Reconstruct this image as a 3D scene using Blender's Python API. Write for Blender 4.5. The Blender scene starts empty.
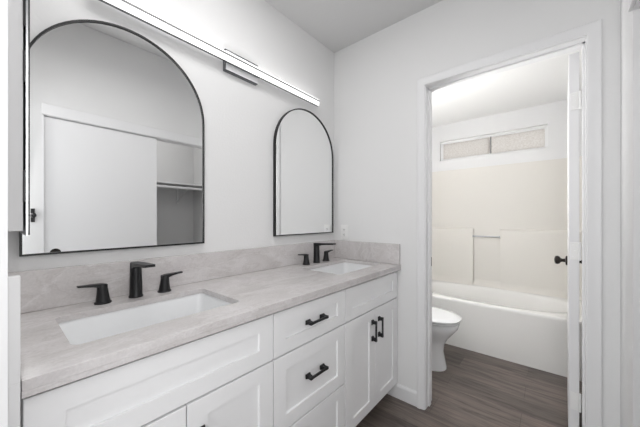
import bpy, bmesh, math
from mathutils import Vector, Matrix

PI = math.pi
S = bpy.context.scene
COL = S.collection

# ------------------------------------------------------------------ camera, world, lights, exposure
W_PX, F_PX = 640.0, 275.0
cd = bpy.data.cameras.new('camera')
cam = bpy.data.objects.new('camera', cd)
COL.objects.link(cam)
CAM = (-1.80, -1.369, 1.24)
YAW = 40.2                                   # degrees from +x towards +y
cam.location = CAM
cam.rotation_euler = (PI / 2, 0, math.radians(YAW - 90))
cd.sensor_width = 36.0
cd.lens = 36.0 * F_PX / W_PX
cd.shift_y = 4.5 / W_PX
cd.clip_start = 0.02
S.camera = cam

S.view_settings.view_transform = 'Standard'
S.view_settings.look = 'None'
S.view_settings.gamma = 1.0
S.view_settings.use_curve_mapping = False
S.view_settings.exposure = 0.0

world = bpy.data.worlds.new('daylight')
S.world = world
world.use_nodes = True
bg = world.node_tree.nodes['Background']
bg.inputs['Color'].default_value = (0.95, 0.98, 1.0, 1)
bg.inputs['Strength'].default_value = 1.2

def area_light(name, loc, rot, sx, sy, watts, colour=(1, 1, 1)):
    l = bpy.data.lights.new(name, 'AREA')
    l.shape = 'RECTANGLE'
    l.size, l.size_y, l.energy, l.color = sx, sy, watts, colour
    o = bpy.data.objects.new(name, l)
    COL.objects.link(o)
    o.location, o.rotation_euler = loc, rot
    return o

# daylight from the bedroom, coming in through the doorway the camera stands in
area_light('bedroom_daylight', (-3.10, -1.12, 1.10), (0, -PI / 2, math.radians(3)), 2.0, 1.5, 11.0, (1.0, 0.99, 0.985))
# tall fill light added in the corner by the doorway, no real lamp
cl = area_light('corner_fill', (-1.72, -1.575, 1.45), (0, 0, 0), 0.10, 1.5, 6.4, (1.0, 0.99, 0.985))
cl.rotation_euler = Vector((0.36, 0.93, -0.05)).to_track_quat('-Z', 'Y').to_euler()
# unseen fill lights added to brighten the bathroom: one point, one facing up
def point_fill(name, loc, watts, radius):
    l = bpy.data.lights.new(name, 'POINT')
    l.energy, l.shadow_soft_size, l.color = watts, radius, (1.0, 0.988, 0.97)
    o = bpy.data.objects.new(name, l)
    COL.objects.link(o)
    o.location = loc
point_fill('bathroom_point_fill', (0.24, -0.24, 1.60), 8.5, 0.16)
area_light('bathroom_up_fill', (0.26, -0.30, 1.15), (PI, math.radians(-12), 0), 0.3, 0.3, 15.0, (1.0, 0.99, 0.985))
# broad fill light added at the ceiling over the vanity, no fixture
area_light('ceiling_fill', (-1.30, -0.66, 2.585), (0, 0, 0), 0.9, 0.5, 7.8, (1.0, 0.99, 0.985))
# fill light added under the closet ceiling to brighten the interior
area_light('closet_fill', (-0.75, -1.84, 2.48), (0, 0, 0), 0.6, 0.3, 3.4, (1.0, 0.985, 0.97))
LED_STRENGTH = 1.1
GLOW_STRENGTH = 5.0

# ------------------------------------------------------------------ materials
def srgb(r, g, b):
    f = lambda c: c / 12.92 if c <= 0.04045 else ((c + 0.055) / 1.055) ** 2.4
    return (f(r / 255), f(g / 255), f(b / 255), 1)

class Mat:
    def __init__(self, name, colour=(0.8, 0.8, 0.8, 1), rough=0.5, metal=0.0, spec=0.5):
        self.m = bpy.data.materials.new(name)
        self.m.use_nodes = True
        self.nt = self.m.node_tree
        self.b = self.nt.nodes['Principled BSDF']
        self.b.inputs['Base Color'].default_value = colour
        self.b.inputs['Roughness'].default_value = rough
        self.b.inputs['Metallic'].default_value = metal
        self.b.inputs['Specular IOR Level'].default_value = spec
    def n(self, t, **kw):
        nd = self.nt.nodes.new(t)
        for k, v in kw.items():
            if k in nd.inputs:
                nd.inputs[k].default_value = v
            else:
                setattr(nd, k, v)
        return nd
    def l(self, a, b):
        self.nt.links.new(a, b)
    def coords(self, scale=(1, 1, 1), rot=(0, 0, 0)):
        tc = self.n('ShaderNodeTexCoord')
        mp = self.n('ShaderNodeMapping')
        mp.inputs['Scale'].default_value = scale
        mp.inputs['Rotation'].default_value = rot
        self.l(tc.outputs['Object'], mp.inputs['Vector'])
        return mp.outputs['Vector']
    def bump(self, scale, strength, dist=0.002, detail=2.0):
        v = self.coords()
        nz = self.n('ShaderNodeTexNoise', Scale=scale, Detail=detail)
        self.l(v, nz.inputs['Vector'])
        bp = self.n('ShaderNodeBump', Strength=strength, Distance=dist)
        self.l(nz.outputs['Fac'], bp.inputs['Height'])
        self.l(bp.outputs['Normal'], self.b.inputs['Normal'])
        return self
    def ramp(self, fac, stops):
        r = self.n('ShaderNodeValToRGB')
        e = r.color_ramp.elements
        while len(e) < len(stops):
            e.new(0.5)
        for el, (p, c) in zip(e, stops):
            el.position, el.color = p, c
        self.l(fac, r.inputs['Fac'])
        return r.outputs['Color']
    def mix(self, fac, a, b, mode='MIX'):
        m = self.n('ShaderNodeMix', data_type='RGBA', blend_type=mode)
        for sock, val in ((m.inputs[0], fac), (m.inputs[6], a), (m.inputs[7], b)):
            if isinstance(val, (int, float, tuple)):
                sock.default_value = val
            else:
                self.l(val, sock)
        return m.outputs[2]

M = {}
M['wall'] = Mat('wall_paint', srgb(232, 232, 232), 0.75, spec=0.25).bump(95, 0.22, 0.003)
M['ceiling'] = Mat('ceiling_paint', srgb(218, 218, 218), 0.85, spec=0.2).bump(70, 0.25, 0.003)
M['bath_ceiling'] = Mat('bathroom_ceiling_paint', srgb(242, 242, 241), 0.8, spec=0.2).bump(60, 0.3, 0.003)
M['trim'] = Mat('trim_paint', srgb(234, 234, 235), 0.38, spec=0.4).bump(12, 0.01, 0.0005)
M['cabinet'] = Mat('cabinet_lacquer', srgb(246, 246, 247), 0.36, spec=0.4).bump(12, 0.01, 0.0005)
M['carcass_grey'] = Mat('cabinet_carcass', srgb(205, 205, 206), 0.5).bump(20, 0.03, 0.001)  # light grey of the cabinet boxes
M['black'] = Mat('matt_black_metal', srgb(30, 30, 32), 0.38, 0.3).bump(200, 0.05, 0.0005)
M['frame_black'] = Mat('black_frame', srgb(26, 26, 27), 0.4, 0.2).bump(150, 0.05, 0.0005)
M['bronze'] = Mat('dark_bronze', srgb(52, 48, 45), 0.35, 0.7).bump(120, 0.05, 0.0005)
M['chrome'] = Mat('chrome', srgb(205, 206, 208), 0.12, 1.0).bump(90, 0.01, 0.0005)
M['satin'] = Mat('satin_nickel', srgb(176, 177, 179), 0.28, 1.0).bump(90, 0.02, 0.0005)
M['bronze_chrome'] = Mat('dark_chrome', srgb(120, 121, 124), 0.2, 1.0).bump(90, 0.01, 0.0005)
M['plate_reflection'] = Mat('plate_bright_reflection', srgb(238, 238, 240), 0.4, 0.0).bump(90, 0.02, 0.0005)  # white stands in for the bright reflection on the metal cover
M['grey_trim'] = Mat('grey_trim', srgb(135, 135, 136), 0.5).bump(90, 0.02, 0.0005)
M['grey_paint'] = Mat('grey_white_paint', srgb(208, 208, 209), 0.5).bump(12, 0.01, 0.0005)
M['mirror'] = Mat('mirror_glass', (0.955, 0.96, 0.96, 1), 0.0, 1.0).bump(1.5, 0.002, 0.001)
M['ceramic'] = Mat('white_ceramic', srgb(240, 241, 242), 0.12, spec=0.5).bump(8, 0.01, 0.001)
M['acrylic'] = Mat('cream_fibreglass', srgb(226, 223, 217), 0.5, spec=0.25).bump(6, 0.02, 0.001)
M['tub'] = Mat('white_tub_enamel', srgb(240, 239, 236), 0.18, spec=0.5).bump(6, 0.01, 0.001)
M['plastic'] = Mat('white_plastic', srgb(240, 240, 239), 0.3).bump(40, 0.02, 0.001)
M['slot'] = Mat('dark_slot', srgb(70, 70, 70), 0.6).bump(40, 0.02, 0.001)
M['closet_door'] = Mat('closet_door_paint', srgb(236, 236, 237), 0.45, spec=0.4).bump(40, 0.06, 0.001)
M['closet_wall'] = Mat('closet_wall_paint', srgb(222, 222, 222), 0.8, spec=0.2).bump(95, 0.2, 0.003)
M['vinyl'] = Mat('window_vinyl', srgb(240, 240, 240), 0.4).bump(40, 0.02, 0.001)
M['toe'] = Mat('toe_kick', srgb(190, 190, 190), 0.6).bump(40, 0.03, 0.001)

def make_led(strength):
    m = Mat('lit_acrylic_diffuser', (1, 1, 1, 1), 0.4)
    m.b.inputs['Emission Color'].default_value = (1.0, 0.985, 0.97, 1)
    m.b.inputs['Emission Strength'].default_value = strength
    return m
M['led'] = make_led(LED_STRENGTH)
M['led_glow'] = make_led(GLOW_STRENGTH)

def make_stone():
    m = Mat('greige_stone', rough=0.22, spec=0.5)
    v = m.coords((1.0, 1.7, 1.7), (0, 0, math.radians(-20)))
    n1 = m.n('ShaderNodeTexNoise', Scale=2.6, Detail=8.0, Roughness=0.58, Distortion=0.9)
    m.l(v, n1.inputs['Vector'])
    base = m.ramp(n1.outputs['Fac'], [(0.30, srgb(199, 194, 194)), (0.46, srgb(207, 203, 202)),
                                      (0.60, srgb(214, 210, 210)), (0.75, srgb(203, 198, 199))])
    v2 = m.coords((1.0, 2.8, 2.8), (0, 0, math.radians(-26)))
    n2 = m.n('ShaderNodeTexNoise', Scale=1.7, Detail=9.0, Roughness=0.6, Distortion=1.6)
    m.l(v2, n2.inputs['Vector'])
    vein = m.ramp(n2.outputs['Fac'], [(0.46, (0, 0, 0, 1)), (0.50, (0.6, 0.6, 0.6, 1)), (0.54, (0, 0, 0, 1))])
    c = m.mix(vein, base, srgb(222, 219, 219))
    n3 = m.n('ShaderNodeTexNoise', Scale=3.6, Detail=8.0, Roughness=0.62, Distortion=1.5)
    m.l(v2, n3.inputs['Vector'])
    dv = m.ramp(n3.outputs['Fac'], [(0.53, (0, 0, 0, 1)), (0.56, (0.30, 0.30, 0.30, 1)), (0.59, (0, 0, 0, 1))])
    c = m.mix(dv, c, srgb(178, 170, 168))
    n4 = m.n('ShaderNodeTexNoise', Scale=160.0, Detail=2.0)
    m.l(m.coords(), n4.inputs['Vector'])
    sp = m.ramp(n4.outputs['Fac'], [(0.35, (0.93, 0.93, 0.93, 1)), (0.65, (1, 1, 1, 1))])
    c = m.mix(1.0, c, sp, 'MULTIPLY')
    m.l(c, m.b.inputs['Base Color'])
    return m
M['stone'] = make_stone()

def make_floor():
    m = Mat('grey_brown_vinyl_plank', rough=0.42, spec=0.4)
    v = m.coords((1, 1, 1), (0, 0, PI / 2))
    br = m.n('ShaderNodeTexBrick')
    br.offset, br.offset_frequency = 0.37, 2
    for k, val in (('Scale', 1.0), ('Brick Width', 1.22), ('Row Height', 0.18), ('Mortar Size', 0.0010),
                   ('Mortar Smooth', 0.2), ('Bias', 0.0), ('Color1', srgb(122, 112, 106)),
                   ('Color2', srgb(96, 88, 83)), ('Mortar', srgb(74, 68, 64))):
        br.inputs[k].default_value = val
    m.l(v, br.inputs['Vector'])
    g = m.n('ShaderNodeTexNoise', Scale=3.0, Detail=8.0, Roughness=0.6, Distortion=0.6)
    m.l(m.coords((9.0, 0.9, 1.0)), g.inputs['Vector'])
    gr = m.ramp(g.outputs['Fac'], [(0.32, (0.48, 0.47, 0.46, 1)), (0.50, (1, 1, 1, 1)), (0.68, (1.28, 1.25, 1.23, 1))])
    c = m.mix(1.0, br.outputs['Color'], gr, 'MULTIPLY')
    g2 = m.n('ShaderNodeTexNoise', Scale=2.0, Detail=10.0, Roughness=0.75)
    m.l(m.coords((55.0, 2.2, 1.0)), g2.inputs['Vector'])
    gr2 = m.ramp(g2.outputs['Fac'], [(0.33, (0.72, 0.70, 0.69, 1)), (0.60, (1, 1, 1, 1))])
    c = m.mix(1.0, c, gr2, 'MULTIPLY')
    m.l(c, m.b.inputs['Base Color'])
    bp = m.n('ShaderNodeBump', Strength=0.12, Distance=0.001)
    m.l(g2.outputs['Fac'], bp.inputs['Height'])
    m.l(bp.outputs['Normal'], m.b.inputs['Normal'])
    return m
M['floor'] = make_floor()

def make_obscure():
    m = Mat('obscure_window_glass', rough=0.5)
    n = m.n('ShaderNodeTexNoise', Scale=60.0, Detail=6.0, Roughness=0.7)
    m.l(m.coords((1, 1, 1.8)), n.inputs['Vector'])
    c = m.ramp(n.outputs['Fac'], [(0.3, srgb(216, 210, 204)), (0.55, srgb(235, 231, 227)), (0.75, srgb(243, 241, 239))])
    tr = m.n('ShaderNodeBsdfTranslucent')
    m.l(c, tr.inputs['Color'])
    gl = m.n('ShaderNodeBsdfGlossy', Roughness=0.25)
    mx = m.n('ShaderNodeMixShader')
    mx.inputs[0].default_value = 0.06
    m.l(tr.outputs[0], mx.inputs[1])
    m.l(gl.outputs[0], mx.inputs[2])
    m.l(mx.outputs[0], m.nt.nodes['Material Output'].inputs['Surface'])
    return m
M['obscure'] = make_obscure()

# ------------------------------------------------------------------ mesh helpers
def shade(bm, angle=35):
    for f in bm.faces:
        f.smooth = True
    lim = math.radians(angle)
    for e in bm.edges:
        if len(e.link_faces) == 2:
            e.smooth = e.calc_face_angle(0) < lim
        else:
            e.smooth = False

def obj(name, bm, mat, parent=None, smooth=True, angle=35):
    bmesh.ops.recalc_face_normals(bm, faces=bm.faces)
    if smooth:
        shade(bm, angle)
    me = bpy.data.meshes.new(name)
    bm.to_mesh(me)
    bm.free()
    me.materials.append(M[mat].m)
    o = bpy.data.objects.new(name, me)
    COL.objects.link(o)
    if parent is not None:
        o.parent = parent
        o.matrix_parent_inverse = Matrix.Translation(-Vector(parent_world(parent)))
    return o

def parent_world(o):
    return Vector(o.location)                   # parts are meshed in world coordinates; only root Empties carry an offset

def thing(name, label, cat, loc=(0, 0, 0), group=None):
    o = bpy.data.objects.new(name, None)
    COL.objects.link(o)
    o.location = loc
    o.empty_display_size = 0.05
    o['label'], o['category'] = label, cat
    if group:
        o['group'] = group
    return o

def tag(o, label, cat, group=None):
    o['label'], o['category'] = label, cat
    if group:
        o['group'] = group
    return o

def struct(name, bm, mat, label=None, cat=None, **kw):
    o = obj(name, bm, mat, **kw)
    o['kind'] = 'structure'
    if label:
        o['label'], o['category'] = label, cat
    return o

def BM():
    return bmesh.new()

def box(bm, x0, x1, y0, y1, z0, z1, bev=0.0, seg=2):
    t = bmesh.new()
    vs = [t.verts.new(p) for p in ((x0, y0, z0), (x1, y0, z0), (x1, y1, z0), (x0, y1, z0),
                                   (x0, y0, z1), (x1, y0, z1), (x1, y1, z1), (x0, y1, z1))]
    for f in ((0, 3, 2, 1), (4, 5, 6, 7), (0, 1, 5, 4), (1, 2, 6, 5), (2, 3, 7, 6), (3, 0, 4, 7)):
        t.faces.new([vs[i] for i in f])
    if bev:
        bmesh.ops.bevel(t, geom=list(t.edges), offset=bev, segments=seg, affect='EDGES', profile=0.5)
    join(bm, t)

def join(bm, t):
    me = bpy.data.meshes.new('tmp')
    t.to_mesh(me)
    t.free()
    bm.from_mesh(me)
    bpy.data.meshes.remove(me)

def loft(bm, rings, cap0=True, cap1=True, closed=True):
    L = [[bm.verts.new(p) for p in r] for r in rings]
    n = len(L[0])
    for a, b in zip(L, L[1:]):
        for i in range(n if closed else n - 1):
            j = (i + 1) % n
            bm.faces.new((a[i], a[j], b[j], b[i]))
    if cap0:
        bm.faces.new(list(reversed(L[0])))
    if cap1:
        bm.faces.new(L[-1])
    return L

def circle(c, r, axis='z', n=24, ry=None):
    ry = r if ry is None else ry
    out = []
    for i in range(n):
        a = 2 * PI * i / n
        p, q = r * math.cos(a), ry * math.sin(a)
        out.append({'z': (c[0] + p, c[1] + q, c[2]), 'y': (c[0] + p, c[1], c[2] + q),
                    'x': (c[0], c[1] + p, c[2] + q)}[axis])
    return out

def lathe(bm, base, prof, axis='z', n=28, sign=1):
    rings = []
    for r, h in prof:
        c = list(base)
        c['xyz'.index(axis)] += sign * h
        rings.append(circle(c, max(r, 1e-4), axis, n))
    loft(bm, rings)

def tube(bm, a, b, r, n=16):
    a, b = Vector(a), Vector(b)
    d = (b - a).normalized()
    u = d.orthogonal().normalized()
    w = d.cross(u)
    rings = [[tuple(p + u * r * math.cos(2 * PI * i / n) + w * r * math.sin(2 * PI * i / n)) for i in range(n)] for p in (a, b)]
    loft(bm, rings)

def rrect(x0, x1, y0, y1, z, r, n=7):
    pts = []
    for cx, cy, a0 in ((x1 - r, y1 - r, 0), (x0 + r, y1 - r, PI / 2), (x0 + r, y0 + r, PI), (x1 - r, y0 + r, 1.5 * PI)):
        for i in range(n):
            a = a0 + (PI / 2) * i / (n - 1)
            pts.append((cx + r * math.cos(a), cy + r * math.sin(a), z))
    return pts

def plate(bm, loops, off):
    """flat face bounded by loops (first one outside, others holes), extruded by off"""
    t = bmesh.new()
    es = []
    for lp in loops:
        vs = [t.verts.new(p) for p in lp]
        es += [t.edges.new((vs[i], vs[(i + 1) % len(vs)])) for i in range(len(vs))]
    bmesh.ops.triangle_fill(t, use_beauty=True, use_dissolve=False, edges=es)
    r = bmesh.ops.extrude_face_region(t, geom=list(t.faces))
    bmesh.ops.translate(t, verts=[g for g in r['geom'] if isinstance(g, bmesh.types.BMVert)], vec=off)
    join(bm, t)

def wall_mesh(bm, axis, c0, c1, a0, a1, z0, z1, holes=()):
    """wall slab normal to axis ('x' or 'y') between c0 and c1, a0..a1 along the other, with rectangular holes"""
    A = sorted({a0, a1, *[h[0] for h in holes], *[h[1] for h in holes]})
    Z = sorted({z0, z1, *[h[2] for h in holes], *[h[3] for h in holes]})
    solid = lambda i, k: (0 <= i < len(A) - 1 and 0 <= k < len(Z) - 1 and
                          not any(h[0] - 1e-6 <= A[i] and A[i + 1] <= h[1] + 1e-6 and h[2] - 1e-6 <= Z[k] and Z[k + 1] <= h[3] + 1e-6 for h in holes))
    cache = {}
    def V(c, a, z):
        k = (c, a, z)
        if k not in cache:
            cache[k] = bm.verts.new((c, a, z) if axis == 'x' else (a, c, z))
        return cache[k]
    for i in range(len(A) - 1):
        for k in range(len(Z) - 1):
            if not solid(i, k):
                continue
            p, q, r, s = A[i], A[i + 1], Z[k], Z[k + 1]
            for c in (c0, c1):
                bm.faces.new((V(c, p, r), V(c, q, r), V(c, q, s), V(c, p, s)))
            for di, dk, e in ((-1, 0, ((p, r), (p, s))), (1, 0, ((q, r), (q, s))), (0, -1, ((p, r), (q, r))), (0, 1, ((p, s), (q, s)))):
                if not solid(i + di, k + dk):
                    (a, b), (c, d) = e
                    bm.faces.new((V(c0, a, b), V(c1, a, b), V(c1, c, d), V(c0, c, d)))

# ------------------------------------------------------------------ dimensions (metres)
XL = -1.785          # face of the left wall
YF = -1.60           # face of the closet wall
ZC = 2.595           # ceiling over the vanity
ZV = 2.82            # where the sloping ceiling meets the closet wall
WT = 0.12
BX1 = 1.88           # far wall of the bathroom
BY0, BY1 = -1.62, -0.10
ZB = 2.42
DY0, DY1, DZ = -1.504, -0.729, 2.109        # bathroom doorway
CX0, CX1, CZ = -1.572, -0.244, 2.030        # closet opening
WY0, WY1, WZ0, WZ1 = -1.336, -0.269, 1.965, 2.212    # bathroom window
LY = -0.62           # where the left wall ends at the doorway the camera stands in

# ------------------------------------------------------------------ room shell
b = BM(); box(b, -3.4, 2.0, -2.42, 0.12, -0.05, 0.0)
struct('floor', b, 'floor', smooth=False)

b = BM(); wall_mesh(b, 'y', 0.0, WT, XL - WT, WT, 0, 2.70)
struct('wall_back', b, 'wall', smooth=False)
b = BM(); wall_mesh(b, 'x', 0.0, WT, YF - 0.12, 0.0, 0, 2.90, [(DY0, DY1, 0, DZ)])
struct('wall_right', b, 'wall', smooth=False)
b = BM(); wall_mesh(b, 'x', XL - WT, XL, YF - 0.12, 0.0, 0, 2.90, [(-1.585, LY, 0, 2.035)])
struct('wall_left', b, 'wall', smooth=False)
b = BM(); wall_mesh(b, 'y', YF - 0.10, YF, XL, 0.0, 0, 2.90, [(CX0, CX1, 0, CZ)])
struct('wall_front', b, 'wall', smooth=False)
# ceiling: level over the vanity, then rising to the closet wall
b = BM()
prof = [(0.0, ZC), (-0.92, ZC), (YF, ZV)]
lo = [[(XL - WT, y, z) for y, z in prof], [(0.0, y, z) for y, z in prof]]
up = [[(x, y, z + 0.06) for x, y, z in r] for r in lo]
ring0 = lo[0] + list(reversed(up[0])); ring1 = lo[1] + list(reversed(up[1]))
loft(b, [ring0, ring1])
struct('ceiling', b, 'ceiling', smooth=False)
# bathroom beyond the doorway
b = BM(); wall_mesh(b, 'x', BX1, BX1 + WT, BY0 - 0.1, BY1 + 0.1, 0, 2.5, [(WY0, WY1, WZ0, WZ1)])
struct('wall_bathroom_far', b, 'wall', smooth=False)
b = BM(); box(b, WT, BX1, BY1, 0.0, 0, 2.5)
struct('wall_bathroom_left', b, 'wall', smooth=False)
b = BM(); box(b, WT, BX1, BY0 - 0.10, BY0, 0, 2.5)
struct('wall_bathroom_right', b, 'wall', smooth=False)
b = BM(); box(b, WT, BX1, BY0, BY1, ZB, ZB + 0.06)
struct('ceiling_bathroom', b, 'bath_ceiling', smooth=False)
# closet box behind the sliding doors
b = BM(); box(b, XL, 0.0, -2.42, -2.34, 0, 2.5)
struct('wall_closet_back', b, 'closet_wall', smooth=False)
b = BM(); box(b, -0.08, 0.0, -2.34, YF - 0.10, 0, 2.5)
struct('wall_closet_right', b, 'closet_wall', smooth=False)
b = BM(); box(b, XL, XL + 0.08, -2.34, YF - 0.10, 0, 2.5)
struct('wall_closet_left', b, 'closet_wall', smooth=False)
b = BM(); box(b, XL, 0.0, -2.42, YF - 0.10, 2.5, 2.55)
struct('ceiling_closet', b, 'ceiling', smooth=False)

# unseen bedroom wall, added to keep sky light off the doorway trim
b = BM(); box(b, -3.4, XL - WT, -1.84, -1.72, 0, 2.7)
struct('wall_bedroom_block', b, 'wall', smooth=False)

# baseboards
b = BM()
bp_ = [(0.0, 0.0), (-0.013, 0.0), (-0.013, 0.080), (-0.010, 0.088), (-0.005, 0.095), (0.0, 0.096)]
loft(b, [[(x, -0.691, z) for x, z in bp_], [(x, -0.0005, z) for x, z in bp_]])
struct('baseboard_right', b, 'trim', smooth=False)
b = BM(); box(b, XL, CX0, YF, YF + 0.013, 0, 0.09)
struct('baseboard_front', b, 'trim', smooth=False)

def casing_profile(w):
    """stepped moulding: (offset across width from the opening, projection from the wall)"""
    return [(0.0, 0.0), (0.0, 0.009), (0.008, 0.012), (w * 0.45, 0.014), (w * 0.62, 0.017), (w * 0.80, 0.018), (w - 0.004, 0.018), (w, 0.014), (w, 0.0)]

def casing(bm, axis, face, sgn, a0, a1, ztop, w=0.057, z0=0.0):
    """mitred casing round three sides of an opening in the wall plane axis=face; sgn = side it projects to"""
    prof = casing_profile(w)
    def P(a, z, d):
        return (face + sgn * d, a, z) if axis == 'x' else (a, face + sgn * d, z)
    rings = [[P(a0 - o, z0, d) for o, d in prof], [P(a0 - o, ztop + o, d) for o, d in prof],
             [P(a1 + o, ztop + o, d) for o, d in prof], [P(a1 + o, z0, d) for o, d in prof]]
    loft(bm, rings)

# casing + jamb lining of the bathroom doorway
b = BM(); casing(b, 'x', 0.0, -1, DY0 + 0.010, DY1 - 0.010, DZ - 0.010, 0.048)
struct('trim_1', b, 'trim', angle=25)
b = BM()
JT = 0.014
box(b, 0.0, WT, DY0, DY0 + JT, 0, DZ); box(b, 0.0, WT, DY1 - JT, DY1, 0, DZ); box(b, 0.0, WT, DY0 + JT, DY1 - JT, DZ - JT, DZ)
box(b, 0.045, 0.078, DY1 - JT - 0.009, DY1 - JT, 0, DZ - JT)            # door stop
box(b, 0.045, 0.078, DY0 + JT, DY0 + JT + 0.009, 0, DZ - JT)
box(b, 0.045, 0.078, DY0 + JT, DY1 - JT, DZ - JT - 0.009, DZ - JT)
struct('trim_2', b, 'trim', smooth=False)
# casing + lining of the closet opening
b = BM(); box(b, CX0, CX1, YF, YF + 0.012, 2.022, 2.105, 0.002, 1)
box(b, CX0, CX0 + 0.012, YF - 0.10, YF, 0, CZ); box(b, CX1 - 0.012, CX1, YF - 0.10, YF, 0, CZ); box(b, CX0 + 0.012, CX1 - 0.012, YF - 0.10, YF, CZ - 0.012, CZ)
struct('trim_3', b, 'trim', angle=25)
# casing at the end of the left wall
b = BM()
box(b, XL - WT - 0.01, XL, LY - 0.018, LY, 0, 2.035)
struct('trim_4', b, 'trim', smooth=False)

# ------------------------------------------------------------------ bathroom door, standing open into the bathroom
def make_door():
    hx, y0, y1 = WT + 0.004, -1.474, -1.434
    L = 0.70
    b = BM(); box(b, hx, hx + L, y0, y1, 0.012, DZ - 0.018, 0.002, 1)
    d = struct('door_1', b, 'trim', 'white bathroom door standing open at right of doorway, edge facing out', 'door', smooth=False)
    for s, yy in ((1, y1), (-1, y0)):
        b = BM()
        lathe(b, (hx + L - 0.065, yy, 0.945), [(0.001, 0), (0.033, 0.0), (0.034, 0.004), (0.030, 0.009), (0.013, 0.012), (0.011, 0.026), (0.014, 0.034), (0.026, 0.042),
                                                (0.030, 0.052), (0.028, 0.062), (0.018, 0.068), (0.001, 0.070)], 'y', 24, s)
        obj('door_knob', b, 'bronze', d)
    for z in (0.30, 1.07, 1.84):
        b = BM()
        box(b, hx - 0.0025, hx, y0 + 0.004, y1 - 0.006, z - 0.045, z + 0.045, 0.001, 1)
        tube(b, (hx - 0.004, y0 - 0.002, z - 0.046), (hx - 0.004, y0 - 0.002, z + 0.046), 0.0055, 12)
        for dz in (-0.03, 0.0, 0.03):
            lathe(b, (hx - 0.0025, y0 + 0.016 + (0.008 if dz else 0), z + dz), [(0.0035, 0), (0.003, 0.0012), (0.001, 0.0012)], 'x', 10, -1)
        obj('hinge', b, 'plastic', d)
    b = BM(); box(b, hx + L - 0.0, hx + L + 0.0015, y0 + 0.006, y1 - 0.006, 0.91, 0.98)
    obj('latch_plate', b, 'bronze', d, smooth=False)
    P = Vector((hx, y0, 0))
    d.matrix_world = Matrix.Translation(P) @ Matrix.Rotation(math.radians(-1.3), 4, 'Z') @ Matrix.Translation(-P)
make_door()
b = BM(); box(b, 0.055 + 0.03, 0.055 + 0.058, DY1 - JT - 0.0015, DY1 - JT, 0.915, 0.975)
tag(obj('strike_plate', b, 'bronze', smooth=False), 'small dark strike plate on the left jamb of bathroom doorway', 'strike plate')

# ------------------------------------------------------------------ bathroom window
def make_window():
    w = BM()
    x0, x1 = BX1 + 0.045, BX1 + 0.095
    outer = [(x0, WY0, WZ0), (x0, WY1, WZ0), (x0, WY1, WZ1), (x0, WY0, WZ1)]
    t = 0.016
    inner = [(x0, WY0 + t, WZ0 + t), (x0, WY1 - t, WZ0 + t), (x0, WY1 - t, WZ1 - t), (x0, WY0 + t, WZ1 - t)]
    plate(w, [outer, inner], (x1 - x0, 0, 0))
    d = struct('window_1', w, 'vinyl', 'high horizontal sliding window with obscure glass above the bathtub', 'window', smooth=False)
    ym = -0.812
    for k, (a, c, xx) in enumerate(((ym - 0.012, WY1 - t, x0 + 0.004), (WY0 + t, ym + 0.012, x0 + 0.024))):
        s = BM()
        z0, z1 = WZ0 + t, WZ1 - t
        f = 0.012
        plate(s, [[(xx, a, z0), (xx, c, z0), (xx, c, z1), (xx, a, z1)],
                  [(xx, a + f, z0 + f), (xx, c - f, z0 + f), (xx, c - f, z1 - f), (xx, a + f, z1 - f)]], (0.018, 0, 0))
        so = obj('window_sash', s, 'vinyl', d, smooth=False)
        p = BM(); box(p, xx + 0.006, xx + 0.011, a + f, c - f, z0 + f, z1 - f)
        obj('window_pane', p, 'obscure', so, smooth=False)
    s = BM(); box(s, x0 - 0.004, x0 + 0.006, ym - 0.014, ym - 0.006, WZ0 + t + 0.01, WZ1 - t - 0.01)
    obj('sash_seal', s, 'slot', d, smooth=False)
make_window()

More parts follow.
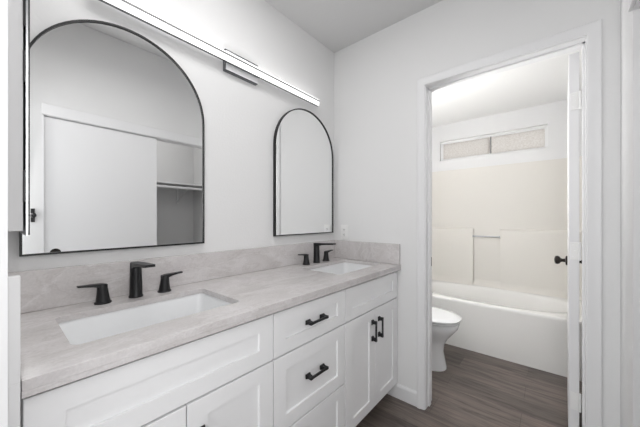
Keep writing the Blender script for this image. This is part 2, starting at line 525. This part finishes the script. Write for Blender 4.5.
# ------------------------------------------------------------------ bathtub with its wall surround
TX0, TX1, TZ = 1.07, BX1 - 0.004, 0.455
def make_tub():
    r = thing('bathtub', 'white built-in bathtub with plain apron under the high window', 'bathtub', (TX0, -0.86, 0))
    y0, y1 = BY0 + 0.004, BY1 - 0.004
    n = 72
    cx, cy = (TX0 + TX1) / 2 - 0.005, (y0 + y1) / 2
    def sup(ax, ay, z, e, ox=0.0, oy=0.0):
        out = []
        for i in range(n):
            a = 2 * PI * i / n
            c, s = math.cos(a), math.sin(a)
            out.append((cx + ox + ax * math.copysign(abs(c) ** (2 / e), c), cy + oy + ay * math.copysign(abs(s) ** (2 / e), s), z))
        return out
    def rect(ax0, ax1, ay0, ay1, z, rr):
        # rectangle sampled by the same angles as the oval
        out = []
        hx, hy = (ax1 - ax0) / 2, (ay1 - ay0) / 2
        mx, my = (ax0 + ax1) / 2, (ay0 + ay1) / 2
        for i in range(n):
            a = 2 * PI * i / n
            c, s = math.cos(a), math.sin(a)
            k = 1 / max(abs(c) / hx, abs(s) / hy)
            # start from the oval's own point so quads stay tidy
            out.append((mx + c * k, my + s * k, z))
        return out
    def mixr(A, B, t):
        return [tuple(p + (q - p) * t for p, q in zip(u, v)) for u, v in zip(A, B)]
    b = BM()
    out0 = rect(TX0 + 0.006, TX1, y0, y1, 0.0, 0)
    out1 = rect(TX0 + 0.003, TX1, y0, y1, TZ - 0.055, 0)
    out1b = rect(TX0 + 0.001, TX1, y0, y1, TZ - 0.030, 0)
    out2 = rect(TX0 + 0.001, TX1, y0, y1, TZ - 0.012, 0)
    out3 = rect(TX0 + 0.005, TX1, y0, y1, TZ - 0.003, 0)
    out4 = rect(TX0 + 0.014, TX1, y0, y1, TZ, 0)
    ax, ay = (TX1 - TX0) / 2 - 0.085, (y1 - y0) / 2 - 0.10
    rim = [sup(ax + 0.012, ay + 0.012, TZ, 2.6), sup(ax, ay, TZ - 0.008, 2.6), sup(ax - 0.008, ay - 0.010, TZ - 0.03, 2.6),
           sup(ax - 0.035, ay - 0.05, TZ - 0.18, 2.7), sup(ax - 0.055, ay - 0.09, TZ - 0.30, 2.8),
           sup(ax - 0.085, ay - 0.14, TZ - 0.345, 2.8), sup(ax - 0.16, ay - 0.26, TZ - 0.36, 2.6), sup(0.02, 0.05, TZ - 0.365, 2)]
    loft(b, [out0, out1, out1b, out2, out3, out4] + rim, cap0=True, cap1=True)
    obj('tub_shell', b, 'tub', r, angle=50)
    b = BM(); lathe(b, (cx, y0 + 0.30, TZ - 0.366), [(0.03, 0), (0.03, 0.004), (0.012, 0.005), (0.001, 0.005)])
    obj('drain', b, 'chrome', r)
make_tub()

def make_surround():
    r = thing('tub_surround', 'cream fibreglass wall surround rising from the bathtub to below the window', 'tub surround', (BX1, -0.86, TZ))
    top = 1.835
    y0, y1 = BY0, BY1
    g = 0.002
    b = BM()
    # back panel and the two end panels as one coved sheet
    path = []
    R = 0.07
    th = 0.016
    xf = BX1 - th
    for k in range(7):
        a = PI / 2 * k / 6
        path.append((xf - R + R * math.sin(a), y1 - th - R + R * math.cos(a)))
    left = [(TX0 + 0.03, y1 - th)] + path
    rpath = [(x, (y0 + y1) - y) for x, y in reversed(left)]
    inner = left + rpath
    outer = [(TX0 + 0.03, y1 - g), (BX1 - g, y1 - g), (BX1 - g, y0 + g), (TX0 + 0.03, y0 + g)]
    ring = inner + list(reversed(outer))
    t = bmesh.new()
    vs = [t.verts.new((x, y, TZ + 0.001)) for x, y in ring]
    f = t.faces.new(vs)
    ex = bmesh.ops.extrude_face_region(t, geom=[f])
    bmesh.ops.translate(t, verts=[v for v in ex['geom'] if isinstance(v, bmesh.types.BMVert)], vec=(0, 0, top - TZ))
    join(b, t)
    obj('wall_panel', b, 'acrylic', r, angle=40)
    # moulded lower ledges either side of the recess
    xw = BX1 - th + 0.002
    for a, c in ((-0.655, y1 - th), (y0 + th, -0.925)):
        b = BM()
        dep = 0.036
        prof = [(xw, TZ + 0.002), (xw - dep - 0.035, TZ + 0.002), (xw - dep - 0.016, TZ + 0.012), (xw - dep - 0.004, TZ + 0.035), (xw - dep, TZ + 0.07),
                (xw - dep, 1.085), (xw - dep + 0.003, 1.10), (xw - dep + 0.012, 1.112), (xw - dep + 0.03, 1.117), (xw, 1.118)]
        loft(b, [[(x, a, z) for x, z in prof], [(x, c, z) for x, z in prof]])
        obj('moulded_ledge', b, 'acrylic', r, angle=40)
    b = BM()
    prof = [(xw, TZ + 0.002), (xw - 0.045, TZ + 0.002), (xw - 0.022, TZ + 0.014), (xw - 0.008, TZ + 0.04), (xw, TZ + 0.08)]
    loft(b, [[(x, -0.925, z) for x, z in prof], [(x, -0.655, z) for x, z in prof]])
    obj('cove', b, 'acrylic', r, angle=40)
    tb = thing('towel_bar', 'thin chrome bar across the recess of the tub surround', 'bar', (BX1 - 0.05, -0.79, 1.028))
    b = BM(); tube(b, (BX1 - 0.060, -0.915, 1.028), (BX1 - 0.060, -0.665, 1.028), 0.0085)
    obj('rail', b, 'satin', tb)
    for yy, s in ((-0.925, 1), (-0.655, -1)):
        b = BM(); lathe(b, (BX1 - 0.060, yy, 1.028), [(0.014, 0.0005), (0.014, 0.006), (0.010, 0.010), (0.001, 0.010)], 'y', 20, s)
        obj('end_mount', b, 'satin', tb)
make_surround()

# ------------------------------------------------------------------ toilet, its tank against the wall on the left
def make_toilet():
    cx, yb, yt = 0.585, BY1 - 0.012, -0.815          # centre line, back of tank, tip of bowl
    r = thing('toilet', 'white toilet with closed lid between the doorway and the bathtub', 'toilet', (cx, -0.5, 0))
    n = 40
    def egg(w, yf, yr, z, e=2.3):
        """plan outline: rounded at the front yf, squarer at the rear yr, half width w"""
        ym = yr + (yf - yr) * 0.50
        out = []
        for i in range(n):
            a = 2 * PI * i / n
            c, s = math.cos(a), math.sin(a)
            k = (yf - ym) if s < 0 else (yr - ym)
            ee = e if s < 0 else 3.2
            out.append((cx + w * math.copysign(abs(c) ** (2 / ee), c), ym + abs(s) ** (2 / ee) * k if True else 0, z))
        return out
    b = BM()
    rings = [egg(0.118, -0.705, -0.20, 0.0), egg(0.118, -0.705, -0.20, 0.015), egg(0.108, -0.698, -0.21, 0.05), egg(0.100, -0.682, -0.21, 0.14),
             egg(0.106, -0.690, -0.21, 0.20), egg(0.128, -0.715, -0.21, 0.25), egg(0.158, -0.755, -0.20, 0.30),
             egg(0.178, -0.790, -0.19, 0.345), egg(0.184, -0.800, -0.18, 0.375), egg(0.182, -0.798, -0.18, 0.392), egg(0.170, -0.786, -0.19, 0.396)]
    loft(b, rings)
    obj('bowl', b, 'ceramic', r, angle=60)
    b = BM(); loft(b, [egg(0.178, -0.796, -0.30, 0.3965), egg(0.186, -0.806, -0.295, 0.400), egg(0.187, -0.808, -0.295, 0.409), egg(0.180, -0.800, -0.30, 0.414)])
    obj('seat', b, 'ceramic', r, angle=60)
    b = BM(); loft(b, [egg(0.182, -0.802, -0.295, 0.4165), egg(0.189, -0.812, -0.29, 0.420), egg(0.190, -0.815, -0.29, 0.429), egg(0.182, -0.805, -0.295, 0.437),
                       egg(0.14, -0.74, -0.33, 0.442), egg(0.05, -0.60, -0.42, 0.444)])
    obj('lid', b, 'ceramic', r, angle=60)
    b = BM()
    loft(b, [rrect(cx - 0.19, cx + 0.19, -0.285, yb, 0.385, 0.04), rrect(cx - 0.20, cx + 0.20, -0.295, yb, 0.42, 0.04),
             rrect(cx - 0.215, cx + 0.215, -0.300, yb, 0.74, 0.04)])
    obj('tank', b, 'ceramic', r)
    b = BM()
    loft(b, [rrect(cx - 0.222, cx + 0.222, -0.307, yb + 0.004, 0.741, 0.04), rrect(cx - 0.225, cx + 0.225, -0.310, yb + 0.006, 0.75, 0.04),
             rrect(cx - 0.222, cx + 0.222, -0.307, yb + 0.004, 0.775, 0.04), rrect(cx - 0.20, cx + 0.20, -0.29, yb - 0.01, 0.78, 0.03)])
    obj('tank_lid', b, 'ceramic', r)
    b = BM(); lathe(b, (cx - 0.15, -0.300, 0.69), [(0.014, 0), (0.014, 0.012), (0.001, 0.012)], 'y', 16, -1)
    box(b, cx - 0.155, cx - 0.07, -0.318, -0.310, 0.683, 0.697, 0.003)
    obj('flush_lever', b, 'chrome', r)
    for s in (-1, 1):
        b = BM(); box(b, cx + s * 0.075 - 0.018, cx + s * 0.075 + 0.018, -0.315, -0.288, 0.398, 0.436, 0.005)
        obj('lid_hinge', b, 'ceramic', r)
make_toilet()

# ------------------------------------------------------------------ vanity cabinets
FY = -0.550           # front face of doors and drawers
CT = 0.885            # underside of the worktop's front edge
SB = 0.899            # underside of the slab round the sinks
VX = (-1.765, -1.107, -0.626, -0.003)
def shaker(bm, x0, x1, z0, z1, rail=0.055, rx=0.064, rec=0.008, th=0.019):
    y0, y1 = FY, FY + th
    box_back = [(x0, y1, z0), (x1, y1, z0), (x1, y1, z1), (x0, y1, z1)]
    e = 0.0015
    f0 = [(x0, y0 + e, z0), (x1, y0 + e, z0), (x1, y0 + e, z1), (x0, y0 + e, z1)]
    f1 = [(x0 + e, y0, z0 + e), (x1 - e, y0, z0 + e), (x1 - e, y0, z1 - e), (x0 + e, y0, z1 - e)]
    r = rail
    f2 = [(x0 + rx, y0, z0 + r), (x1 - rx, y0, z0 + r), (x1 - rx, y0, z1 - r), (x0 + rx, y0, z1 - r)]
    r2, q = rail + 0.0012, rx + 0.0012
    f3 = [(x0 + q, y0 + rec, z0 + r2), (x1 - q, y0 + rec, z0 + r2), (x1 - q, y0 + rec, z1 - r2), (x0 + q, y0 + rec, z1 - r2)]
    loft(bm, [box_back, f0, f1, f2, f3])

def pull(bm, c, length, vertical):
    """flat bar pull standing on two flared feet, centre c on the front face"""
    h = length / 2
    def P(a, o, t):                      # along, out, across
        return (c[0] + t, c[1] - o, c[2] + a) if vertical else (c[0] + a, c[1] - o, c[2] + t)
    for s in (-1, 1):
        rings = []
        for o, a0, a1, t in ((0.0, h - 0.026, h + 0.002, 0.0095), (0.004, h - 0.026, h + 0.002, 0.0095), (0.012, h - 0.020, h - 0.002, 0.0070), (0.026, h - 0.018, h, 0.0060), (0.032, h - 0.014, h, 0.0060)):
            rings.append([P(s * a0, o, -t), P(s * a1, o, -t), P(s * a1, o, t), P(s * a0, o, t)])
        loft(bm, rings)
    A, B = -h + 0.004, h - 0.004
    t = 0.0048
    loft(bm, [[P(A, 0.0240, -t), P(A, 0.0240, t), P(A, 0.0318, t), P(A, 0.0318, -t)], [P(B, 0.0240, -t), P(B, 0.0240, t), P(B, 0.0318, t), P(B, 0.0318, -t)]])

def carcass(name, label, x0, x1):
    r = thing(name, label, 'cabinet', ((x0 + x1) / 2, -0.27, 0), 'vanity cabinets under the worktop')
    b = BM()
    g = 0.0008
    yb, yf = -0.003, FY + 0.0195
    z0, z1 = 0.10, SB - 0.001
    p = 0.016
    box(b, x0 + g, x0 + p, yf, yb, z0, CT - 0.001); box(b, x1 - p, x1 - g, yf, yb, z0, CT - 0.001)
    box(b, x0 + p, x1 - p, yf, yb, z0, z0 + p); box(b, x0 + p, x1 - p, yb - 0.008, yb, z0 + p, z1)
    box(b, x0 + p, x1 - p, yf + 0.012, yf + 0.03, z1 - 0.06, z1 - 0.001); box(b, x0 + p, x1 - p, yf, yf + 0.018, 0.665, 0.715)
    obj('carcass', b, 'carcass_grey', r, smooth=False)
    b = BM(); box(b, x0 + g, x1 - g, FY + 0.085, FY + 0.10, 0.0, 0.0995)
    obj('toe_kick', b, 'toe', r, smooth=False)
    return r

def front(r, name, x0, x1, z0, z1, rail, handle=None, hname='handle'):
    b = BM(); shaker(b, x0, x1, z0, z1, rail)
    f = obj(name, b, 'cabinet', r, smooth=False)
    if handle:
        (hx, hz), vert = handle
        b = BM(); pull(b, (hx, FY + 0.0003, hz), 0.120, vert)
        h = obj(hname, b, 'black', f, smooth=False)
        h['label'] = 'matt black bar handle'
    return f

G = 0.0022
ZT0, ZT1 = 0.696, 0.871
ZD0, ZD1 = 0.102, 0.689
def sink_base(label, x0, x1, hz=0.572):
    r = carcass('sink_cabinet', label, x0, x1)
    front(r, 'false_drawer', x0 + G, x1 - G, ZT0, ZT1, 0.055)
    xm = (x0 + x1) / 2
    front(r, 'door', x0 + G, xm - G / 2 - 0.0006, ZD0, ZD1, 0.058, ((xm - 0.036, hz), True))
    front(r, 'door', xm + G / 2 + 0.0006, x1 - G, ZD0, ZD1, 0.058, ((xm + 0.044, hz), True))
    return r
sink_base('white shaker sink cabinet at the near left, under the large sink', VX[0], VX[1], 0.542)
rd = carcass('drawer_cabinet', 'white shaker cabinet with stacked drawers and horizontal handles between the two sink cabinets', VX[1], VX[2])
xm = (VX[1] + VX[2]) / 2
front(rd, 'drawer', VX[1] + G, VX[2] - G, ZT0, ZT1, 0.055, ((xm, 0.785), False))
front(rd, 'drawer', VX[1] + G, VX[2] - G, 0.389, ZD1, 0.060, ((xm, 0.550), False))
front(rd, 'drawer', VX[1] + G, VX[2] - G, ZD0, 0.382, 0.055, ((xm, 0.250), False))
sink_base('white shaker sink cabinet at the far end, against the wall beside the doorway', VX[2], VX[3])

# ------------------------------------------------------------------ worktop with splashes
CZ1 = 0.921
CY0 = -0.576
SINKS = ((-1.433, 0.243), (-0.302, 0.243))       # centre x, half width
SY0, SY1 = -0.457, -0.148
def make_top():
    r = thing('countertop', 'long greige veined stone vanity worktop with two sinks cut into it', 'countertop', (-0.88, -0.29, CT))
    b = BM()
    outer = rrect(VX[0] - 0.001, -0.001, CY0, -0.001, CZ1, 0.003, 3)
    holes = [rrect(c - h, c + h, SY0, SY1, CZ1, 0.022) for c, h in SINKS]
    plate(b, [outer] + holes, (0, 0, SB - CZ1))
    box(b, VX[0] - 0.001, -0.001, CY0 + 0.0005, CY0 + 0.0215, CT, SB)
    o = obj('slab', b, 'stone', r)
    bv = o.modifiers.new('soft edge', 'BEVEL'); bv.width = 0.0025; bv.segments = 2; bv.limit_method = 'ANGLE'; bv.angle_limit = math.radians(60)
    b = BM(); box(b, XL + 0.001, -0.0215, -0.021, -0.001, CZ1 + 0.0004, 1.061, 0.0015, 1)
    obj('backsplash', b, 'stone', r)
    b = BM(); box(b, -0.021, -0.001, CY0 + 0.004, -0.001, CZ1 + 0.0004, 1.061, 0.0015, 1)
    obj('side_splash', b, 'stone', r)
make_top()

# white filler board and splash at the left end of the worktop
b = BM(); box(b, XL + 0.001, VX[0] - 0.0025, CY0 - 0.004, -0.022, 0.0, 0.920, 0.001, 1); box(b, XL + 0.001, VX[0] - 0.0025, CY0 - 0.004, CY0 + 0.016, 0.9195, 1.127, 0.001, 1)
tag(obj('filler_board', b, 'trim', smooth=False), 'white painted filler board between the left wall and the near worktop end', 'filler board')

def make_sink(label, c, h):
    r = thing('sink', label, 'sink', (c, (SY0 + SY1) / 2, 0.75), 'undermount sinks in the vanity')
    b = BM()
    o = 0.004
    def R(d, z, rad):
        return rrect(c - h - o + d, c + h + o - d, SY0 - o + d, SY1 + o - d, z, rad)
    zt = SB - 0.0005
    rings = [R(-0.018, zt, 0.05), R(0.0, zt, 0.026), R(0.003, zt - 0.01, 0.026), R(0.008, zt - 0.08, 0.034), R(0.014, zt - 0.105, 0.045), R(0.03, zt - 0.122, 0.05),
             R(0.07, zt - 0.129, 0.05), R(0.125, zt - 0.131, 0.02)]
    inn = loft(b, rings, cap0=False, cap1=True)
    rings = [R(-0.018, zt, 0.05), R(-0.018, zt - 0.012, 0.05), R(-0.008, zt - 0.02, 0.045), R(0.0, zt - 0.10, 0.05), R(0.03, zt - 0.14, 0.05), R(0.12, zt - 0.145, 0.02)]
    loft(b, rings, cap0=False, cap1=True)
    bmesh.ops.remove_doubles(b, verts=b.verts, dist=1e-5)
    obj('basin', b, 'ceramic', r, angle=50)
    b = BM(); lathe(b, (c, (SY0 + SY1) / 2, zt - 0.1308), [(0.001, 0), (0.024, 0), (0.024, 0.002), (0.019, 0.003), (0.017, 0.001), (0.001, 0.0015)], 'z', 24)
    obj('drain', b, 'black', r)
make_sink('large white rectangular sink set in the near left end of the worktop', *SINKS[0])
make_sink('white rectangular sink at the far end of the worktop by the corner', *SINKS[1])

# ------------------------------------------------------------------ faucets
def make_faucet(label, cx):
    cy = -0.080
    z = CZ1
    r = thing('faucet', label, 'faucet', (cx, cy, z), 'black widespread faucets on the worktop')
    # spout: flat-faced oval column that leans back slightly, with a thin flat spout on top
    b = BM()
    rings = []
    for h, rx, ry, dy in ((0.0004, 0.0250, 0.0250, 0), (0.006, 0.0250, 0.0250, 0), (0.009, 0.0225, 0.0235, 0), (0.06, 0.0215, 0.0225, 0.000), (0.10, 0.0205, 0.0215, 0.001), (0.126, 0.0200, 0.0210, 0.002), (0.138, 0.0195, 0.0205, 0.002), (0.140, 0.0175, 0.0185, 0.002)):
        rings.append(circle((cx, cy + dy, z + h), rx, 'z', 32, ry))
    loft(b, rings)
    def slab(ring_list):
        loft(b, ring_list)
    S = []
    for yy, hw, zt, th in ((cy + 0.018, 0.014, 0.1405, 0.022), (cy - 0.01, 0.0185, 0.1405, 0.022), (cy - 0.045, 0.0185, 0.142, 0.013), (cy - 0.10, 0.0185, 0.1445, 0.011), (cy - 0.145, 0.0180, 0.1465, 0.0105), (cy - 0.160, 0.0165, 0.147, 0.0095)):
        S.append([(cx - hw, yy, z + zt - th), (cx + hw, yy, z + zt - th), (cx + hw, yy, z + zt), (cx - hw, yy, z + zt)])
    slab(S)
    obj('spout', b, 'black', r, angle=40)
    for s in (-1, 1):
        hx = cx + s * 0.107
        b = BM()
        rings = []
        for h, rr, dx in ((0.0004, 0.0265, 0), (0.005, 0.0265, 0), (0.008, 0.0225, 0), (0.035, 0.0185, 0.001), (0.055, 0.0165, 0.002), (0.066, 0.0155, 0.003), (0.070, 0.0130, 0.004)):
            rings.append(circle((hx + s * dx, cy, z + h), rr, 'z', 28))
        loft(b, rings)
        hd = obj('handle', b, 'black', r, angle=40)
        b = BM()
        S = []
        for d, hw, zt, th in ((-0.012, 0.010, 0.070, 0.014), (0.006, 0.0125, 0.0735, 0.016), (0.03, 0.0110, 0.0745, 0.009), (0.055, 0.0095, 0.0755, 0.0065), (0.074, 0.0085, 0.0765, 0.0055)):
            S.append([(hx + s * d, cy - hw, z + zt - th), (hx + s * d, cy + hw, z + zt - th), (hx + s * d, cy + hw, z + zt), (hx + s * d, cy - hw, z + zt)])
        loft(b, S)
        obj('lever', b, 'black', hd, angle=40)
make_faucet('matt black faucet with two lever handles behind the near left sink', SINKS[0][0] + 0.003)
make_faucet('matt black faucet with two lever handles behind the far sink by the corner', SINKS[1][0] - 0.010)

# ------------------------------------------------------------------ arched mirrors
def arch(x0, x1, z0, ztop, y, n=40):
    r = (x1 - x0) / 2
    cx = (x0 + x1) / 2
    cz = ztop - r
    return [(x0, y, z0), (x1, y, z0)] + [(cx + r * math.cos(PI * i / n), y, cz + r * math.sin(PI * i / n)) for i in range(n + 1)]

def make_mirror(label, x0, x1, z0, ztop):
    r = thing('arched_mirror', label, 'mirror', ((x0 + x1) / 2, 0, z0), 'arched mirrors above the worktop')
    t = 0.0065
    b = BM()
    plate(b, [arch(x0, x1, z0, ztop, -0.024), arch(x0 + t, x1 - t, z0 + t, ztop - t, -0.024)], (0, 0.0225, 0))
    obj('frame', b, 'frame_black', r, angle=30)
    b = BM()
    plate(b, [arch(x0 + t, x1 - t, z0 + t, ztop - t, -0.018)], (0, 0.004, 0))
    obj('mirror_glass', b, 'mirror', r, smooth=False)
make_mirror('large arched mirror with thin black frame above the near left sink', -1.747, -1.114, 1.112, 2.026)
make_mirror('arched mirror with thin black frame near the corner above the far sink', -0.647, -0.041, 1.123, 2.016)

# ------------------------------------------------------------------ LED bar light over the mirrors
def make_light():
    r = thing('vanity_light', 'long lit linear bar light with square metal mount above the mirrors', 'wall light', (-0.90, 0, 2.08))
    px0, px1, pz0, pz1 = -0.999, -0.784, 2.033, 2.148
    b = BM(); box(b, px0, px1, -0.0235, -0.0005, pz0, pz1, 0.001, 1)
    obj('mounting_box', b, 'bronze_chrome', r, smooth=False)
    b = BM(); box(b, px0 + 0.004, px1 - 0.001, -0.0250, -0.0236, pz0 + 0.004, pz1 - 0.008, 0.0005, 1)
    obj('cover_plate', b, 'plate_reflection', r, smooth=False)
    x0, x1 = -1.570, -0.254
    zb, zl = 2.0680, 2.0985
    b = BM(); box(b, -0.945, -0.840, -0.0338, -0.0252, zb + 0.006, zl - 0.006, 0.001, 1)
    obj('arm', b, 'satin', r, smooth=False)
    b = BM(); box(b, x0, x1, -0.055, -0.0455, zb + 0.001, zl - 0.0002, 0.002, 2)
    obj('diffuser', b, 'led', r)
    b = BM(); box(b, x0 - 0.001, x1 + 0.001, -0.0450, -0.0340, zb, zl - 0.0002, 0.0005, 1)
    obj('back_channel', b, 'bronze_chrome', r, smooth=False)
    b = BM(); box(b, x0 - 0.001, x1 + 0.001, -0.0565, -0.0340, zl, zl + 0.0090, 0.0005, 1)
    obj('top_channel', b, 'grey_trim', r, smooth=False)
    b = BM(); box(b, x0, x1, -0.0545, -0.0465, zl + 0.0092, zl + 0.0150)
    obj('upper_diffuser', b, 'led', r, smooth=False)
    b = BM(); box(b, x0, x1, -0.0460, -0.0350, zl + 0.0092, zl + 0.0142)
    obj('glow_strip', b, 'led_glow', r, smooth=False)
    # the bar hangs a touch higher at its near end
    P = Vector((-0.254, 0, 2.085))
    r.matrix_world = Matrix.Translation(P) @ Matrix.Rotation(math.radians(0.45), 4, 'Y') @ Matrix.Translation(Vector(r.location) - P)
make_light()

# ------------------------------------------------------------------ outlet by the corner
def make_outlet():
    r = thing('wall_outlet', 'white duplex wall outlet above the side splash near the corner', 'outlet', (0, -0.105, 1.14))
    b = BM(); box(b, -0.006, -0.0004, -0.140, -0.070, 1.070, 1.185, 0.002, 2)
    obj('cover_plate', b, 'plastic', r)
    for zc in (1.108, 1.147):
        b = BM(); box(b, -0.0085, -0.0055, -0.122, -0.088, zc - 0.014, zc + 0.014, 0.001, 1)
        s = obj('socket', b, 'plastic', r)
        b = BM()
        box(b, -0.0092, -0.0084, -0.113, -0.1105, zc - 0.003, zc + 0.007); box(b, -0.0092, -0.0084, -0.0995, -0.097, zc - 0.003, zc + 0.007)
        box(b, -0.0092, -0.0084, -0.107, -0.103, zc - 0.010, zc - 0.006)
        obj('socket_slots', b, 'slot', s, smooth=False)
make_outlet()

# ------------------------------------------------------------------ medicine cabinet on the left wall, its mirrored door seen on edge
def make_medicine():
    ya, yb_ = -0.36, -0.04
    r = thing('medicine_cabinet', 'white medicine cabinet on the left wall, mirrored door seen edge-on', 'medicine cabinet', (XL, -0.2, 1.2))
    b = BM(); box(b, XL + 0.0005, -1.7540, ya, yb_, 1.2075, 2.12, 0.001, 1)
    obj('cabinet_body', b, 'grey_paint', r, smooth=False)
    b = BM(); box(b, -1.7495, -1.7455, ya - 0.004, yb_ + 0.002, 1.195, 2.14)
    d = obj('cabinet_door', b, 'satin', r, smooth=False)
    b = BM(); box(b, -1.7455, -1.7425, ya - 0.003, yb_ + 0.001, 1.197, 2.138)
    obj('mirror_glass', b, 'frame_black', d, smooth=False)
    for z in (1.32, 1.62, 1.76):
        b = BM(); box(b, -1.7542, -1.7494, ya - 0.003, ya + 0.02, z - 0.04, z + 0.04, 0.0008, 1)
        obj('hinge', b, 'frame_black', r, smooth=False)
make_medicine()

# ------------------------------------------------------------------ closet seen in the mirror: sliding doors, shelf and rod
def sliding(label, x0, x1, y0, cup):
    b = BM(); box(b, x0, x1, y0, y0 + 0.030, 0.012, CZ - 0.016, 0.0015, 1)
    d = tag(obj('closet_door', b, 'closet_door', smooth=False), label, 'closet door', 'sliding closet doors')
    if cup:
        b = BM(); lathe(b, (x0 + 0.064, y0 + 0.030, 0.970), [(0.001, 0.0005), (0.030, 0.0005), (0.033, 0.002), (0.033, 0.0005), (0.0331, 0.0)], 'y', 28, 1)
        obj('finger_pull', b, 'bronze', d)
sliding('white sliding closet door in front, with dark round finger pull', CX0 + 0.013, -0.778, YF - 0.045, True)
sliding('white sliding closet door parked behind the front one', CX0 + 0.03, -0.80, YF - 0.085, False)
b = BM(); box(b, XL + 0.081, -0.081, -2.339, -2.04, 1.640, 1.658, 0.001, 1)
tag(obj('closet_shelf', b, 'closet_door', smooth=False), 'white shelf along the back of the open closet', 'shelf')
b = BM(); tube(b, (XL + 0.081, -2.06, 1.60), (-0.081, -2.06, 1.60), 0.016)
tag(obj('closet_rod', b, 'closet_door'), 'white hanging rod just under the closet shelf', 'closet rod')
b = BM(); box(b, -0.30, -0.28, -2.339, -2.325, 1.42, 1.639, 0.001, 1)
t = Vector((-0.29, -2.325, 1.45)); tube(b, t, (-0.29, -2.06, 1.582), 0.006, 10)
tag(obj('shelf_bracket', b, 'closet_door'), 'small white bracket holding up the closet shelf and rod', 'bracket')

# black latch on the narrow wall beside the closet, seen in the mirror
r = thing('door_latch', 'small black door latch seen in the near mirror beside the closet', 'latch', (-1.618, YF, 1.26))
b = BM(); box(b, -1.629, -1.607, YF + 0.0004, YF + 0.006, 1.210, 1.310, 0.001, 1)
obj('plate', b, 'black', r, smooth=False)
b = BM(); lathe(b, (-1.618, YF + 0.006, 1.260), [(0.008, 0), (0.008, 0.012), (0.016, 0.02), (0.018, 0.028), (0.012, 0.036), (0.001, 0.037)], 'y', 20, 1)
obj('knob', b, 'black', r)
